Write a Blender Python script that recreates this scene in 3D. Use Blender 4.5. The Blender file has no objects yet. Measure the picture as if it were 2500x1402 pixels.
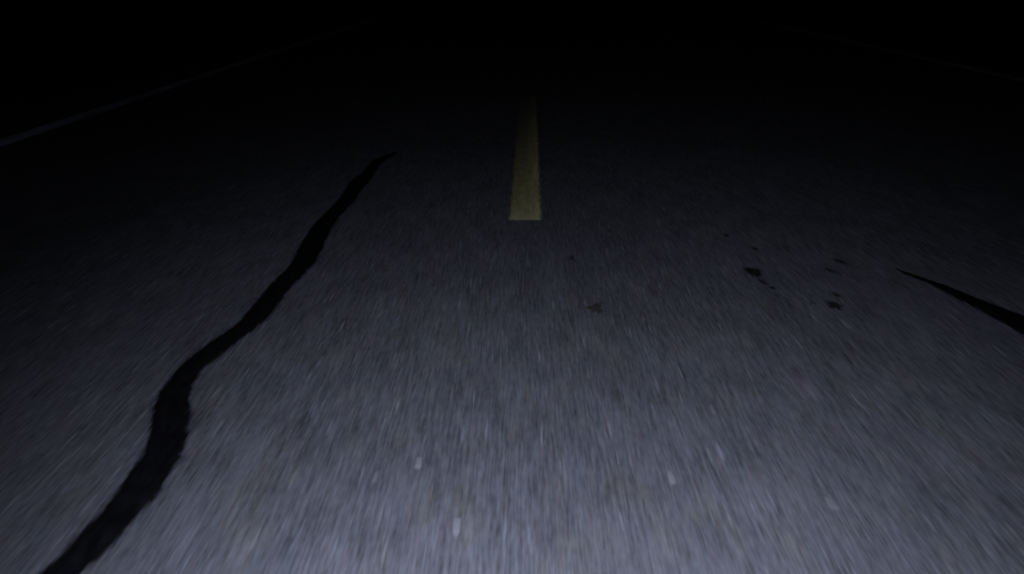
import bpy, bmesh, math, random
from mathutils import Vector, noise

random.seed(7)
scene = bpy.context.scene
C = scene.collection

# ------------------------------------------------------------------ camera
cam_data = bpy.data.cameras.new("camera")
cam_data.sensor_width = 36.0
cam_data.lens = 36.0 * 2000 / 2500          # about 64 degrees across
cam_data.shift_x = -0.010                   # the road's vanishing point is a little right of centre
cam_data.clip_start = 0.02
cam_data.clip_end = 3000
cam_data.dof.use_dof = True                 # a small sensor with a wide open lens: slightly soft
cam_data.dof.focus_distance = 2.6
cam_data.dof.aperture_fstop = 5.0
cam = bpy.data.objects.new("camera", cam_data)
C.objects.link(cam)
cam.location = (0.0, 0.0, 0.85)
cam.rotation_euler = (math.radians(90 - 21.206), 0, 0)
scene.camera = cam

# ------------------------------------------------------------------ night sky, moonless: sky and sun turned almost out
world = bpy.data.worlds.new("World")
scene.world = world
world.use_nodes = True
wn = world.node_tree
wn.nodes.clear()
sky = wn.nodes.new("ShaderNodeTexSky")
sky.sky_type = 'NISHITA'
sky.sun_disc = False
sky.sun_elevation = math.radians(20)
sky.sun_rotation = math.radians(150)
bg = wn.nodes.new("ShaderNodeBackground")
bg.inputs['Strength'].default_value = 0.0003
wo = wn.nodes.new("ShaderNodeOutputWorld")
wn.links.new(sky.outputs[0], bg.inputs[0])
wn.links.new(bg.outputs[0], wo.inputs[0])

# ------------------------------------------------------------------ the vehicle's lamp beside the lens
def headlamp(name, energy, size, blend, loc, target):
    d = bpy.data.lights.new(name, 'SPOT')
    d.energy = energy
    d.color = (0.735, 0.78, 1.0)
    d.spot_size = math.radians(size)
    d.spot_blend = blend
    d.shadow_soft_size = 0.035
    o = bpy.data.objects.new(name, d)
    C.objects.link(o)
    o.location = loc
    o.rotation_euler = (Vector(target) - o.location).to_track_quat('-Z', 'Y').to_euler()


headlamp("headlamp_beam", 186.0, 92, 1.0, (-0.06, 0.097, 0.741), (0.06, 0.974, 0.0))
headlamp("headlamp_spill", 44.0, 165, 0.6, (-0.06, 0.097, 0.741), (0.10, 3.0, 0.0))

scene.view_settings.view_transform = 'Standard'
scene.view_settings.look = 'None'
scene.view_settings.exposure = 0.0
scene.view_settings.gamma = 1.0
scene.view_settings.use_curve_mapping = False
scene.cycles.filter_width = 1.6


# ------------------------------------------------------------------ helpers
class Nodes:
    """A thin wrapper that builds a material's node tree."""
    def __init__(self, name, rough=0.9, spec=0.15):
        self.m = bpy.data.materials.new(name)
        self.m.use_nodes = True
        self.t = self.m.node_tree
        self.t.nodes.clear()
        self.out = self.t.nodes.new("ShaderNodeOutputMaterial")
        self.b = self.t.nodes.new("ShaderNodeBsdfPrincipled")
        self.b.inputs['Roughness'].default_value = rough
        self.b.inputs['Specular IOR Level'].default_value = spec
        self.t.links.new(self.b.outputs[0], self.out.inputs[0])
        self.pos = self.t.nodes.new("ShaderNodeNewGeometry").outputs['Position']

    def put(self, sock, v):
        if isinstance(v, bpy.types.NodeSocket):
            self.t.links.new(v, sock)
        else:
            sock.default_value = v

    def coords(self, scale, offset=(0, 0, 0)):
        n = self.t.nodes.new("ShaderNodeMapping")
        self.put(n.inputs['Vector'], self.pos)
        n.inputs['Scale'].default_value = scale
        n.inputs['Location'].default_value = offset
        return n.outputs[0]

    def noise(self, scale, offset=(0, 0, 0), detail=2.0, rough=0.5, color=False):
        n = self.t.nodes.new("ShaderNodeTexNoise")
        self.put(n.inputs['Vector'], self.coords(scale, offset))
        n.inputs['Scale'].default_value = 1.0
        n.inputs['Detail'].default_value = detail
        n.inputs['Roughness'].default_value = rough
        return n.outputs['Color' if color else 'Fac']

    def cells(self, scale, offset=(0, 0, 0)):
        n = self.t.nodes.new("ShaderNodeTexVoronoi")
        self.put(n.inputs['Vector'], self.coords(scale, offset))
        n.inputs['Scale'].default_value = 1.0
        return n.outputs['Distance'], n.outputs['Color']

    def math(self, op, a, b=0.0, c=0.0, clamp=False):
        n = self.t.nodes.new("ShaderNodeMath")
        n.operation = op
        n.use_clamp = clamp
        for s, v in zip(n.inputs, (a, b, c)):
            self.put(s, v)
        return n.outputs[0]

    def remap(self, v, a, b, c, d, smooth=False):
        n = self.t.nodes.new("ShaderNodeMapRange")
        if smooth:
            n.interpolation_type = 'SMOOTHSTEP'
        for s, x in zip(n.inputs, (v, a, b, c, d)):
            self.put(s, x)
        return n.outputs[0]

    def mix(self, fac, a, b, kind='MIX'):
        n = self.t.nodes.new("ShaderNodeMix")
        n.data_type = 'RGBA'
        n.blend_type = kind
        self.put(n.inputs[0], fac)
        self.put(n.inputs[6], a)
        self.put(n.inputs[7], b)
        return n.outputs[2]

    def split(self, c):
        n = self.t.nodes.new("ShaderNodeSeparateColor")
        self.put(n.inputs[0], c)
        return n.outputs

    def grey(self, v):
        n = self.t.nodes.new("ShaderNodeCombineColor")
        for s in n.inputs[:3]:
            self.put(s, v)
        return n.outputs[0]

    def bump(self, h, strength, dist):
        n = self.t.nodes.new("ShaderNodeBump")
        n.inputs['Strength'].default_value = strength
        n.inputs['Distance'].default_value = dist
        self.put(n.inputs['Height'], h)
        self.put(self.b.inputs['Normal'], n.outputs[0])

    def color(self, c):
        self.put(self.b.inputs['Base Color'], c)
        return self.m


def obj(name, verts, faces, mat, parent=None, smooth=False):
    me = bpy.data.meshes.new(name)
    me.from_pydata([tuple(v) for v in verts], [], faces)
    me.materials.append(mat)
    if smooth:
        me.polygons.foreach_set('use_smooth', [True] * len(me.polygons))
    me.update()
    o = bpy.data.objects.new(name, me)
    C.objects.link(o)
    o.parent = parent
    return o


def rim_attribute(o, values):
    at = o.data.attributes.new('rim', 'FLOAT', 'POINT')
    at.data.foreach_set('value', values)


def tag(o, label, cat, group=None):
    o['label'] = label
    o['category'] = cat
    if group:
        o['group'] = group
    return o


def structure(o):
    o['kind'] = 'structure'
    return o


def recentre(o):
    """Put the object's origin at the middle of its base."""
    vs = o.data.vertices
    lo = Vector([min(v.co[i] for v in vs) for i in range(3)])
    hi = Vector([max(v.co[i] for v in vs) for i in range(3)])
    mid = (lo + hi) / 2
    mid.z = lo.z
    for v in vs:
        v.co -= mid
    o.location = mid


# ------------------------------------------------------------------ materials
def grain(n):
    """The colour of the worn asphalt at a point; also its relief."""
    # motion blur painted in: coarse aggregate drawn out along the driving direction: grains about 5 mm wide, 40 mm long
    fine = n.noise((150, 8, 1), detail=2.0, rough=0.6)
    mid = n.noise((70, 8, 1), (3.1, 7.7, 0), detail=2.0)
    hair = n.noise((300, 12, 1), (9.1, 2.7, 0), detail=1.0)
    stone = n.noise((150, 35, 1), (2.2, 6.1, 0), detail=1.0)
    patch = n.noise((13, 4.5, 1), (1.3, 4.4, 0), detail=3.0)
    wide = n.noise((1.6, 0.9, 1), (5.0, 1.0, 0), detail=2.0)
    v = n.remap(fine, 0.30, 0.75, -0.22, 0.36)
    v = n.math('ADD', v, n.remap(mid, 0.25, 0.75, -0.15, 0.15))
    v = n.math('ADD', v, n.remap(hair, 0.30, 0.75, -0.16, 0.26))
    v = n.math('ADD', v, n.remap(stone, 0.25, 0.75, -0.16, 0.16))
    v = n.math('ADD', v, n.remap(patch, 0.25, 0.75, -0.20, 0.20))
    v = n.math('ADD', v, n.remap(wide, 0.25, 0.75, -0.10, 0.10))
    # pale stones and dark binder gaps here and there
    d, col = n.cells((90, 8.5, 0.001), (0.4, 0.2, 0))
    r = n.split(col)
    pale = n.math('MULTIPLY', n.remap(r[0], 0.86, 1.0, 0, 1), n.remap(d, 0.10, 0.42, 1, 0, True))
    dark = n.math('MULTIPLY', n.remap(r[1], 0.84, 1.0, 0, 1), n.remap(d, 0.12, 0.48, 1, 0, True))
    v = n.math('ADD', v, n.math('MULTIPLY', pale, 0.85))
    v = n.math('SUBTRACT', v, n.math('MULTIPLY', dark, 0.05))
    d2, col2 = n.cells((150, 9, 0.001), (2.4, 5.2, 0))
    r2 = n.split(col2)
    pale2 = n.math('MULTIPLY', n.remap(r2[0], 0.78, 1.0, 0, 1), n.remap(d2, 0.12, 0.42, 1, 0, True))
    v = n.math('ADD', v, n.math('MULTIPLY', pale2, 0.75))
    v = n.math('MAXIMUM', n.math('ADD', v, 0.96), 0.3)
    # stone colours: blue-grey, purple-grey, olive and brown
    tint = n.split(n.noise((20, 7, 1), (8.0, 3.0, 0), detail=2.0, color=True))
    tint2 = n.split(n.noise((100, 14, 1), (4.0, 9.0, 0), detail=1.0, color=True))
    base = (0.063, 0.065, 0.071, 1)
    c = n.mix(n.remap(tint[0], 0.46, 0.66, 0, 0.5), base, (0.069, 0.063, 0.073, 1))
    c = n.mix(n.remap(tint[1], 0.50, 0.70, 0, 0.55), c, (0.067, 0.065, 0.057, 1))
    c = n.mix(n.remap(tint[2], 0.46, 0.66, 0, 0.5), c, (0.057, 0.065, 0.074, 1))
    c = n.mix(n.remap(tint2[0], 0.5, 0.75, 0, 0.45), c, (0.072, 0.064, 0.069, 1))
    c = n.mix(n.remap(tint2[1], 0.5, 0.75, 0, 0.45), c, (0.058, 0.067, 0.074, 1))
    return n.mix(1.0, c, n.grey(v), 'MULTIPLY'), n.math('ADD', fine, n.math('MULTIPLY', hair, 0.5))


def thin_film(n, c, feather, ragged=0.5, less=None):
    """A film c that thins out over the stones towards its outline: the mesh carries 'rim', metres from the outline."""
    road_c, relief = grain(n)
    at = n.t.nodes.new("ShaderNodeAttribute")
    at.attribute_name = 'rim'
    rim = n.math('DIVIDE', at.outputs['Fac'], feather)
    broken = n.noise((140, 14, 1), (6.2, 1.9, 0), detail=3.0, rough=0.6)
    rim = n.math('ADD', rim, n.remap(broken, 0.3, 0.7, -ragged, ragged))
    m = n.remap(rim, 0.15, 1.0, 0, 1, True)
    edge = n.remap(at.outputs['Fac'], 0.0, feather * 0.3, 0, 1)
    m = n.math('MULTIPLY', m, edge)
    if less is not None:
        m = n.math('MULTIPLY', m, less)
    n.bump(relief, 0.2, 0.002)
    return n.color(n.mix(m, road_c, c))


def asphalt():
    n = Nodes('worn_asphalt', rough=0.92, spec=0.12)
    c, relief = grain(n)
    n.bump(relief, 0.25, 0.002)
    return n.color(c)


def tar(name, dark, pale, feather, ragged):
    n = Nodes(name, rough=0.95, spec=0.0)
    a = n.noise((60, 20, 30), detail=3.0)
    return thin_film(n, n.mix(n.remap(a, 0.35, 0.7, 0, 1), dark, pale), feather, ragged)


def yellow_paint():
    n = Nodes('worn_yellow_paint', rough=0.85, spec=0.1)
    xyz = n.split(n.pos)
    side, along = xyz[0], xyz[1]
    a = n.noise((40, 3, 1), (1, 2, 0), detail=3.0)
    b = n.noise((150, 14, 1), (4, 6, 0), detail=2.0)
    o = n.noise((30, 2, 1), (7, 1, 0), detail=2.0)
    c = n.mix(n.remap(a, 0.35, 0.65, 0, 1), (0.29, 0.265, 0.105, 1), (0.39, 0.365, 0.165, 1))
    c = n.mix(n.remap(o, 0.54, 0.70, 0, 0.5), c, (0.30, 0.21, 0.075, 1))
    # tyres have polished the left and middle more than the right border
    wear = n.math('ADD', n.remap(b, 0.3, 0.7, -0.20, 0.20), n.remap(side, 0.02, 0.085, -0.18, 0.18))
    k = n.math('MAXIMUM', n.math('ADD', wear, 0.95), 0.2)
    c = n.mix(1.0, c, n.grey(k), 'MULTIPLY')
    c = n.mix(n.remap(along, 2.85, 3.05, 0.45, 0.0), c, (0.46, 0.45, 0.27, 1))   # paler where the dash begins
    # the far end thins towards the road colour, its left side first
    far_fade = n.math('SUBTRACT', along, n.math('MULTIPLY', side, 12.0))
    far_fade = n.math('ADD', far_fade, n.remap(a, 0.3, 0.7, -0.4, 0.4))
    return thin_film(n, c, 0.018, 0.35, n.remap(far_fade, 3.3, 5.2, 1.0, 0.22))


def white_paint():
    n = Nodes('dirty_white_paint', rough=0.8, spec=0.1)
    a = n.noise((8, 1.6, 1), detail=3.0)
    b = n.noise((90, 9, 1), (3, 3, 0), detail=2.0)
    k = n.math('ADD', n.remap(a, 0.3, 0.7, 0.5, 1.1), n.remap(b, 0.3, 0.7, -0.2, 0.2))
    return thin_film(n, n.mix(1.0, (0.56, 0.57, 0.64, 1), n.grey(k), 'MULTIPLY'), 0.02, 0.5)


def chip_stone(name, c, keep):
    n = Nodes(name, rough=0.9, spec=0.1)
    return thin_film(n, c, 0.004, 0.2, keep)


def simple(name, c1, c2, scale, rough=0.95):
    n = Nodes(name, rough=rough, spec=0.1)
    a = n.noise(scale, detail=4.0)
    n.bump(a, 0.4, 0.01)
    return n.color(n.mix(n.remap(a, 0.3, 0.7, 0, 1), c1, c2))


M_road = asphalt()
M_tar = tar('rubberised_tar', (0.0028, 0.0029, 0.0034, 1), (0.0056, 0.0057, 0.0064, 1), 0.016, 0.28)
M_spot = tar('dark_spot_film', (0.010, 0.010, 0.011, 1), (0.020, 0.020, 0.023, 1), 0.013, 0.45)  # dark film that stands for the pits
M_brown = tar('old_oil_stain', (0.030, 0.027, 0.024, 1), (0.042, 0.038, 0.034, 1), 0.016, 0.6)
M_yellow = yellow_paint()
M_white = white_paint()
M_chip = chip_stone('pale_stone', (0.125, 0.127, 0.132, 1), 0.9)
M_dull = chip_stone('dull_stone', (0.100, 0.101, 0.105, 1), 0.8)
M_gravel = simple('shoulder_gravel', (0.035, 0.032, 0.028, 1), (0.075, 0.068, 0.058, 1), (45, 45, 45))
M_ground = simple('dry_ground', (0.018, 0.020, 0.011, 1), (0.045, 0.042, 0.026, 1), (3, 3, 3))


# ------------------------------------------------------------------ the setting
def strip_mesh(name, x0, x1, y0, y1, top, thick, mat, step=None):
    """A slab with a flat top, given real thickness and sloped edges."""
    ys = [y0, y1] if not step else [y0 + (y1 - y0) * i / step for i in range(step + 1)]
    v, f = [], []
    for y in ys:
        v += [(x0 - thick, y, top - thick), (x0, y, top), (x1, y, top), (x1 + thick, y, top - thick)]
    for i in range(len(ys) - 1):
        a, b = 4 * i, 4 * i + 4
        for k in range(3):
            f.append((a + k, a + k + 1, b + k + 1, b + k))
    return obj(name, v, f, mat)


structure(obj('ground', [(-1500, -1500, -0.16), (1500, -1500, -0.16), (1500, 2000, -0.16), (-1500, 2000, -0.16)],
              [(0, 1, 2, 3)], M_ground))
structure(strip_mesh('gravel_shoulder', -4.6, 6.2, -40, 1200, -0.06, 0.12, M_gravel))
structure(strip_mesh('road', -3.35, 4.80, -40, 1200, 0.0, 0.09, M_road))


# ------------------------------------------------------------------ painted lines
def painted(name, corners, mat, rows, seed, ragged, z=0.0012):
    """A paint film: corners are (left, right) x at near y and at far y, its outline slightly ragged."""
    (xl0, xr0, y0), (xl1, xr1, y1) = corners
    across = [0, 0.05, 0.1, 0.2, 0.5, 0.8, 0.9, 0.95, 1]
    cols = len(across) - 1
    width, length = abs(xr0 - xl0), y1 - y0
    v, f, rim = [], [], []
    for i in range(rows + 1):
        t = (i * 0.004 / length) if i <= 4 else ((i - 4) / (rows - 4)) * (1 - 0.016 / length) + 0.016 / length
        y = y0 + (y1 - y0) * t
        for j in range(cols + 1):
            s = across[j]
            xl = xl0 + (xl1 - xl0) * t
            xr = xr0 + (xr1 - xr0) * t
            x = xl + (xr - xl) * s
            if j in (0, cols):
                x += ragged * noise.noise(Vector((y * 9, seed + j, 0))) + 0.5 * ragged * noise.noise(Vector((y * 41, seed + j, 3)))
            yy = y
            if i in (0, rows):
                yy += ragged * 2.5 * noise.noise(Vector((x * 60, seed + i, 5)))
                e = min(s, 1 - s)
                if e < 0.13:                       # rounded corners
                    yy += (0.012 if i == 0 else -0.012) * (1 - e / 0.13)
            v.append((x, yy, z))
            rim.append(min(s * width, (1 - s) * width, t * length, (1 - t) * length))
    w = cols + 1
    for i in range(rows):
        for j in range(cols):
            a = i * w + j
            f.append((a, a + 1, a + w + 1, a + w))
    # a thin skirt down to the road gives the film its thickness
    ring = [j for j in range(w)] + [i * w + cols for i in range(1, rows + 1)] + \
           [rows * w + j for j in range(cols - 1, -1, -1)] + [i * w for i in range(rows - 1, 0, -1)]
    b0 = len(v)
    for k in ring:                                 # the film thins out over a few centimetres
        i, j = divmod(k, w)
        dx = -0.012 if j == 0 else (0.012 if j == cols else 0.0)
        dy = -0.03 if i == 0 else (0.03 if i == rows else 0.0)
        v.append((v[k][0] + dx, v[k][1] + dy, 0.0004))
        rim.append(0.0)
    m = len(ring)
    for k in range(m):
        f.append((ring[k], b0 + k, b0 + (k + 1) % m, ring[(k + 1) % m]))
    o = obj(name, v, f, mat)
    rim_attribute(o, rim)
    recentre(o)
    return o


tag(painted('centre_dash', ((-0.0555, 0.0775, 2.850), (-0.0275, 0.1070, 5.98)), M_yellow, 60, 1.0, 0.0022),
    'worn yellow centre line dash, fading away up the middle of the dark road', 'road marking')
tag(painted('edge_line', ((-2.81, -2.67, -8.0), (-2.77, -2.63, 60.0)), M_white, 400, 2.0, 0.006),
    'faint dirty white edge line along the left side of the road', 'road marking', 'white edge lines')
tag(painted('edge_line', ((4.05, 4.20, -8.0), (4.01, 4.16, 60.0)), M_white, 400, 5.0, 0.006),
    'barely visible white edge line at the far right of the road', 'road marking', 'white edge lines')

# ------------------------------------------------------------------ tar-filled cracks: (left outline, right outline), metres on the road
LEFT_A = [(-0.775, 0.62), (-0.762, 0.74), (-0.748, 0.87), (-0.7289, 0.9954), (-0.7198, 1.0428), (-0.7154, 1.0979), (-0.7095, 1.1408), (-0.7087, 1.1983), (-0.7124, 1.2539), (-0.7134, 1.307), (-0.7231, 1.3563), (-0.7441, 1.4244), (-0.769, 1.4982), (-0.7802, 1.5509), (-0.786, 1.5972), (-0.7868, 1.6559), (-0.7822, 1.7291), (-0.768, 1.7962), (-0.7508, 1.8617), (-0.7357, 1.9249), (-0.7316, 2.0126), (-0.7305, 2.0999), (-0.7294, 2.194), (-0.7168, 2.368), (-0.722, 2.4211), (-0.7388, 2.6382), (-0.7436, 2.8351), (-0.7344, 3.008), (-0.7278, 3.1629), (-0.7382, 3.4316), (-0.7196, 3.5587), (-0.714, 3.7879), (-0.7054, 3.8856), (-0.6673, 3.9689), (-0.6317, 4.0557)]
LEFT_B = [(-0.700, 0.62), (-0.690, 0.74), (-0.678, 0.87), (-0.6609, 0.9954), (-0.6512, 1.0332), (-0.6447, 1.0673), (-0.6402, 1.1084), (-0.6365, 1.1464), (-0.6304, 1.1983), (-0.6312, 1.2539), (-0.6359, 1.3138), (-0.6481, 1.371), (-0.6614, 1.4166), (-0.6796, 1.4812), (-0.7033, 1.533), (-0.716, 1.5784), (-0.7226, 1.6261), (-0.7247, 1.6763), (-0.7102, 1.7291), (-0.6998, 1.7847), (-0.6889, 1.8434), (-0.6734, 1.8928), (-0.6631, 1.9645), (-0.6591, 2.0267), (-0.661, 2.1151), (-0.6588, 2.194), (-0.6414, 2.368), (-0.6436, 2.4096), (-0.6471, 2.509), (-0.6621, 2.6793), (-0.6691, 2.8249), (-0.6681, 2.9575), (-0.6584, 3.132), (-0.6599, 3.2723), (-0.6548, 3.4461), (-0.6605, 3.6619), (-0.6543, 3.8229), (-0.6206, 4.0071)]
RIGHT_A = [(1.1355, 2.345), (1.1545, 2.3133), (1.1879, 2.2574), (1.22, 2.2038), (1.2534, 2.1212), (1.2778, 2.0642), (1.3026, 2.0126), (1.3202, 1.9822), (1.342, 1.9055), (1.350, 1.78), (1.335, 1.64), (1.318, 1.50), (1.322, 1.36), (1.345, 1.22), (1.362, 1.08), (1.350, 0.94), (1.322, 0.80)]
RIGHT_B = [(1.1335, 2.338), (1.1421, 2.2851), (1.1724, 2.2236), (1.1857, 2.1714), (1.2017, 2.0909), (1.2182, 2.0182), (1.2302, 1.9552), (1.2388, 1.8979), (1.250, 1.82), (1.262, 1.74), (1.258, 1.63), (1.246, 1.50), (1.250, 1.36), (1.270, 1.22), (1.286, 1.08), (1.275, 0.94), (1.250, 0.80)]


def resample(pts, n):
    """n points at equal steps along a smooth curve through pts."""
    P = [Vector((p[0], p[1], 0)) for p in pts]
    P = [2 * P[0] - P[1]] + P + [2 * P[-1] - P[-2]]
    dense = []
    for i in range(1, len(P) - 2):
        a, b, c, d = P[i - 1], P[i], P[i + 1], P[i + 2]
        for k in range(12):
            t = k / 12
            dense.append(0.5 * ((2 * b) + (c - a) * t + (2 * a - 5 * b + 4 * c - d) * t * t + (3 * b - a - 3 * c + d) * t ** 3))
    dense.append(P[-2])
    for _ in range(10):                                        # round off measuring jitter
        dense = [dense[0]] + [(dense[i - 1] + 2 * dense[i] + dense[i + 1]) / 4 for i in range(1, len(dense) - 1)] + [dense[-1]]
    L = [0.0]
    for i in range(1, len(dense)):
        L.append(L[-1] + (dense[i] - dense[i - 1]).length)
    out, j = [], 0
    for k in range(n):
        s = L[-1] * k / (n - 1)
        while j < len(L) - 2 and L[j + 1] < s:
            j += 1
        t = 0 if L[j + 1] == L[j] else (s - L[j]) / (L[j + 1] - L[j])
        out.append(dense[j].lerp(dense[j + 1], min(1, max(0, t))))
    return out


def tar_band(A, B, rows, seed):
    """A domed band of crack filler between the outlines A and B, its rim sunk just under the road surface."""
    a, b = resample(A, rows), resample(B, rows)
    steps = [0.0, 0.003, 0.006, 0.009, 0.013, 0.020]           # metres in from each outline
    cols = 2 * len(steps)
    v, f, rim = [], [], []
    for i in range(rows):
        wob_a = 0.0020 * noise.noise(Vector((i * 0.35, seed, 0))) + 0.0007 * noise.noise(Vector((i * 1.3, seed, 4)))
        wob_b = 0.0020 * noise.noise(Vector((i * 0.35, seed, 9))) + 0.0007 * noise.noise(Vector((i * 1.3, seed, 7)))
        ax = b[i] - a[i]
        ax = ax.normalized() if ax.length > 1e-6 else Vector((1, 0, 0))
        p, q = a[i] + ax * (wob_a - 0.0075), b[i] + ax * (wob_b + 0.0075)
        w = (q - p).length
        half = [min(k, w / 2 * (n_ + 1) / (len(steps) + 1)) for n_, k in enumerate(steps)]
        half[0] = 0.0
        ds = half + [w / 2] + [w - k for k in reversed(half)]
        for d in ds:
            r = p + ax * d
            e = min(d, w - d)
            k = min(1.0, max(0.0, e - 0.006) / 0.026)
            h = 0.0036 * k * k * (3 - 2 * k)
            v.append((r.x, r.y, 0.0008 + h))
            rim.append(e)
    w = cols + 1
    for i in range(rows - 1):
        for j in range(cols):
            k = i * w + j
            f.append((k, k + 1, k + w + 1, k + w))
    o = obj('tar_seam', v, f, M_tar, smooth=True)
    rim_attribute(o, rim)
    recentre(o)
    return o


tag(tar_band(LEFT_A, LEFT_B, 700, 3.0),
    'long winding black tar seam snaking up the left part of the road', 'crack seal', 'black tar seams filling cracks')
tag(tar_band(RIGHT_A, RIGHT_B, 360, 8.0),
    'short black tar seam tapering to a point at the right edge of view', 'crack seal', 'black tar seams filling cracks')


# ------------------------------------------------------------------ small marks on the asphalt
def blotch(name, x, y, rx, ry, mat, seed, height, rough_edge=0.35, rot=0.0, square=1.0):
    """A low dome with an irregular outline."""
    nseg, rings = 40, 6
    v, f, rim = [(0, 0, height)], [], [min(rx, ry)]
    rx, ry = rx + 0.0025, ry + 0.0025
    cr, sr = math.cos(rot), math.sin(rot)
    for k in range(1, rings + 1):
        t = k / rings
        for i in range(nseg):
            a = 2 * math.pi * i / nseg
            m = 1 + rough_edge * noise.noise(Vector((math.cos(a) * 1.6, math.sin(a) * 1.6, seed))) \
                + 0.4 * rough_edge * noise.noise(Vector((math.cos(a) * 5, math.sin(a) * 5, seed + 3)))
            ca, sa = math.cos(a), math.sin(a)
            px = rx * m * t * math.copysign(abs(ca) ** square, ca)
            py = ry * m * t * math.copysign(abs(sa) ** square, sa)
            v.append((px * cr - py * sr, px * sr + py * cr, height * (1 - t * t) ** 2 + 0.0005))
            rim.append(min(rx, ry) * (1 - t))
    for i in range(nseg):
        f.append((0, 1 + i, 1 + (i + 1) % nseg))
    for k in range(rings - 1):
        for i in range(nseg):
            a, b = 1 + k * nseg, 1 + (k + 1) * nseg
            f.append((a + i, b + i, b + (i + 1) % nseg, a + (i + 1) % nseg))
    o = obj(name, v, f, mat, smooth=True)
    rim_attribute(o, rim)
    o.location = (x, y, 0)
    return o


G = 'dark spots scattered on the right lane'
spots = [  # pits in the asphalt, their darkness put into the colour of low domes
    (0.6949, 2.3133, 0.0258, 0.0624, 0.10, 'largest round dark spot right of the centre dash, a ragged tail below it'),
    (0.7010, 2.2300, 0.0123, 0.0442, 0.15, 'narrow upper piece of the ragged tail below the largest dark spot'),
    (0.7150, 2.1800, 0.0123, 0.0156, 0.30, 'small lower end of the ragged tail below the largest dark spot'),
    (0.9908, 2.4058, 0.0157, 0.0468, 0.25, 'slanting slim dark spot highest of the cluster left of the short seam'),
    (0.9278, 2.3241, 0.0134, 0.0390, 0.15, 'dark spot just below the slim slanting one, left of the short seam'),
    (0.8786, 2.1212, 0.0123, 0.0364, 0.05, 'thin dark spot touching the top of the lowest dark blot'),
    (0.8451, 2.0526, 0.0224, 0.0338, 0.20, 'lowest and darkest blot of the cluster left of the short tar seam'),
    (0.6961, 2.6747, 0.0134, 0.0234, 0.00, 'tiny dark spot farthest up the road, above the largest round spot'),
    (0.7556, 2.5339, 0.0101, 0.0312, 0.20, 'tiny slanting dark spot between the farthest one and the largest'),
    (0.1535, 2.4367, 0.0090, 0.0312, 0.00, 'small dark spot a little below and right of the yellow dash'),
]
for i, (x, y, rx, ry, rot, lab) in enumerate(spots):
    tag(blotch('dark_spot', x, y, rx, ry, M_spot, 11 + i * 1.7, 0.0012, 0.35, rot), lab, 'tar spot', G)
tag(blotch('oil_stain', 0.1975, 2.0239, 0.026, 0.046, M_brown, 60.0, 0.0010, 0.6),
    'faint brownish round stain in the middle of the road below the yellow dash', 'stain', 'faint stains on the asphalt')
tag(blotch('oil_stain', 0.7879, 2.0642, 0.011, 0.020, M_brown, 66.0, 0.0012, 0.6),
    'faint small stain just left of the lowest dark blot', 'stain', 'faint stains on the asphalt')

G = 'pale stone chips set in the asphalt'
chips = [
    (-0.1913, 1.292, 0.0055, 0.0256, 'bright pale stone chip standing out left of centre on the near asphalt'),
    (-0.1071, 1.1063, 0.0056, 0.0280, 'pale stone chip near the bottom, nearest one left of centre'),
    (0.2679, 1.245, 0.0056, 0.0254, 'brightest pale stone chip right of centre on the near asphalt'),
    (0.5283, 1.1713, 0.0085, 0.0230, 'broad dull pale stone chip at lower right, rightmost of the near ones'),
    (-0.2640, 1.2476, 0.0034, 0.0254, 'slim pale stone chip just left of the bright one left of centre'),
    (-0.2997, 1.7444, 0.0028, 0.0230, 'tiny slim pale stone chip farther up, left of centre'),
    (0.3944, 1.4897, 0.0036, 0.0260, 'slim pale stone chip farther up, right of centre'),
    (0.8327, 1.9314, 0.0090, 0.0400, 'dull long pale stone chip just below the lowest dark blot'),
]
for i, (x, y, rx, ry, lab) in enumerate(chips):
    tag(blotch('stone_chip', x, y, rx, ry, M_chip if i in (0, 1, 2) else M_dull, 31 + i * 2.3, 0.0015, 0.22, square=0.5), lab, 'stone chip', G)
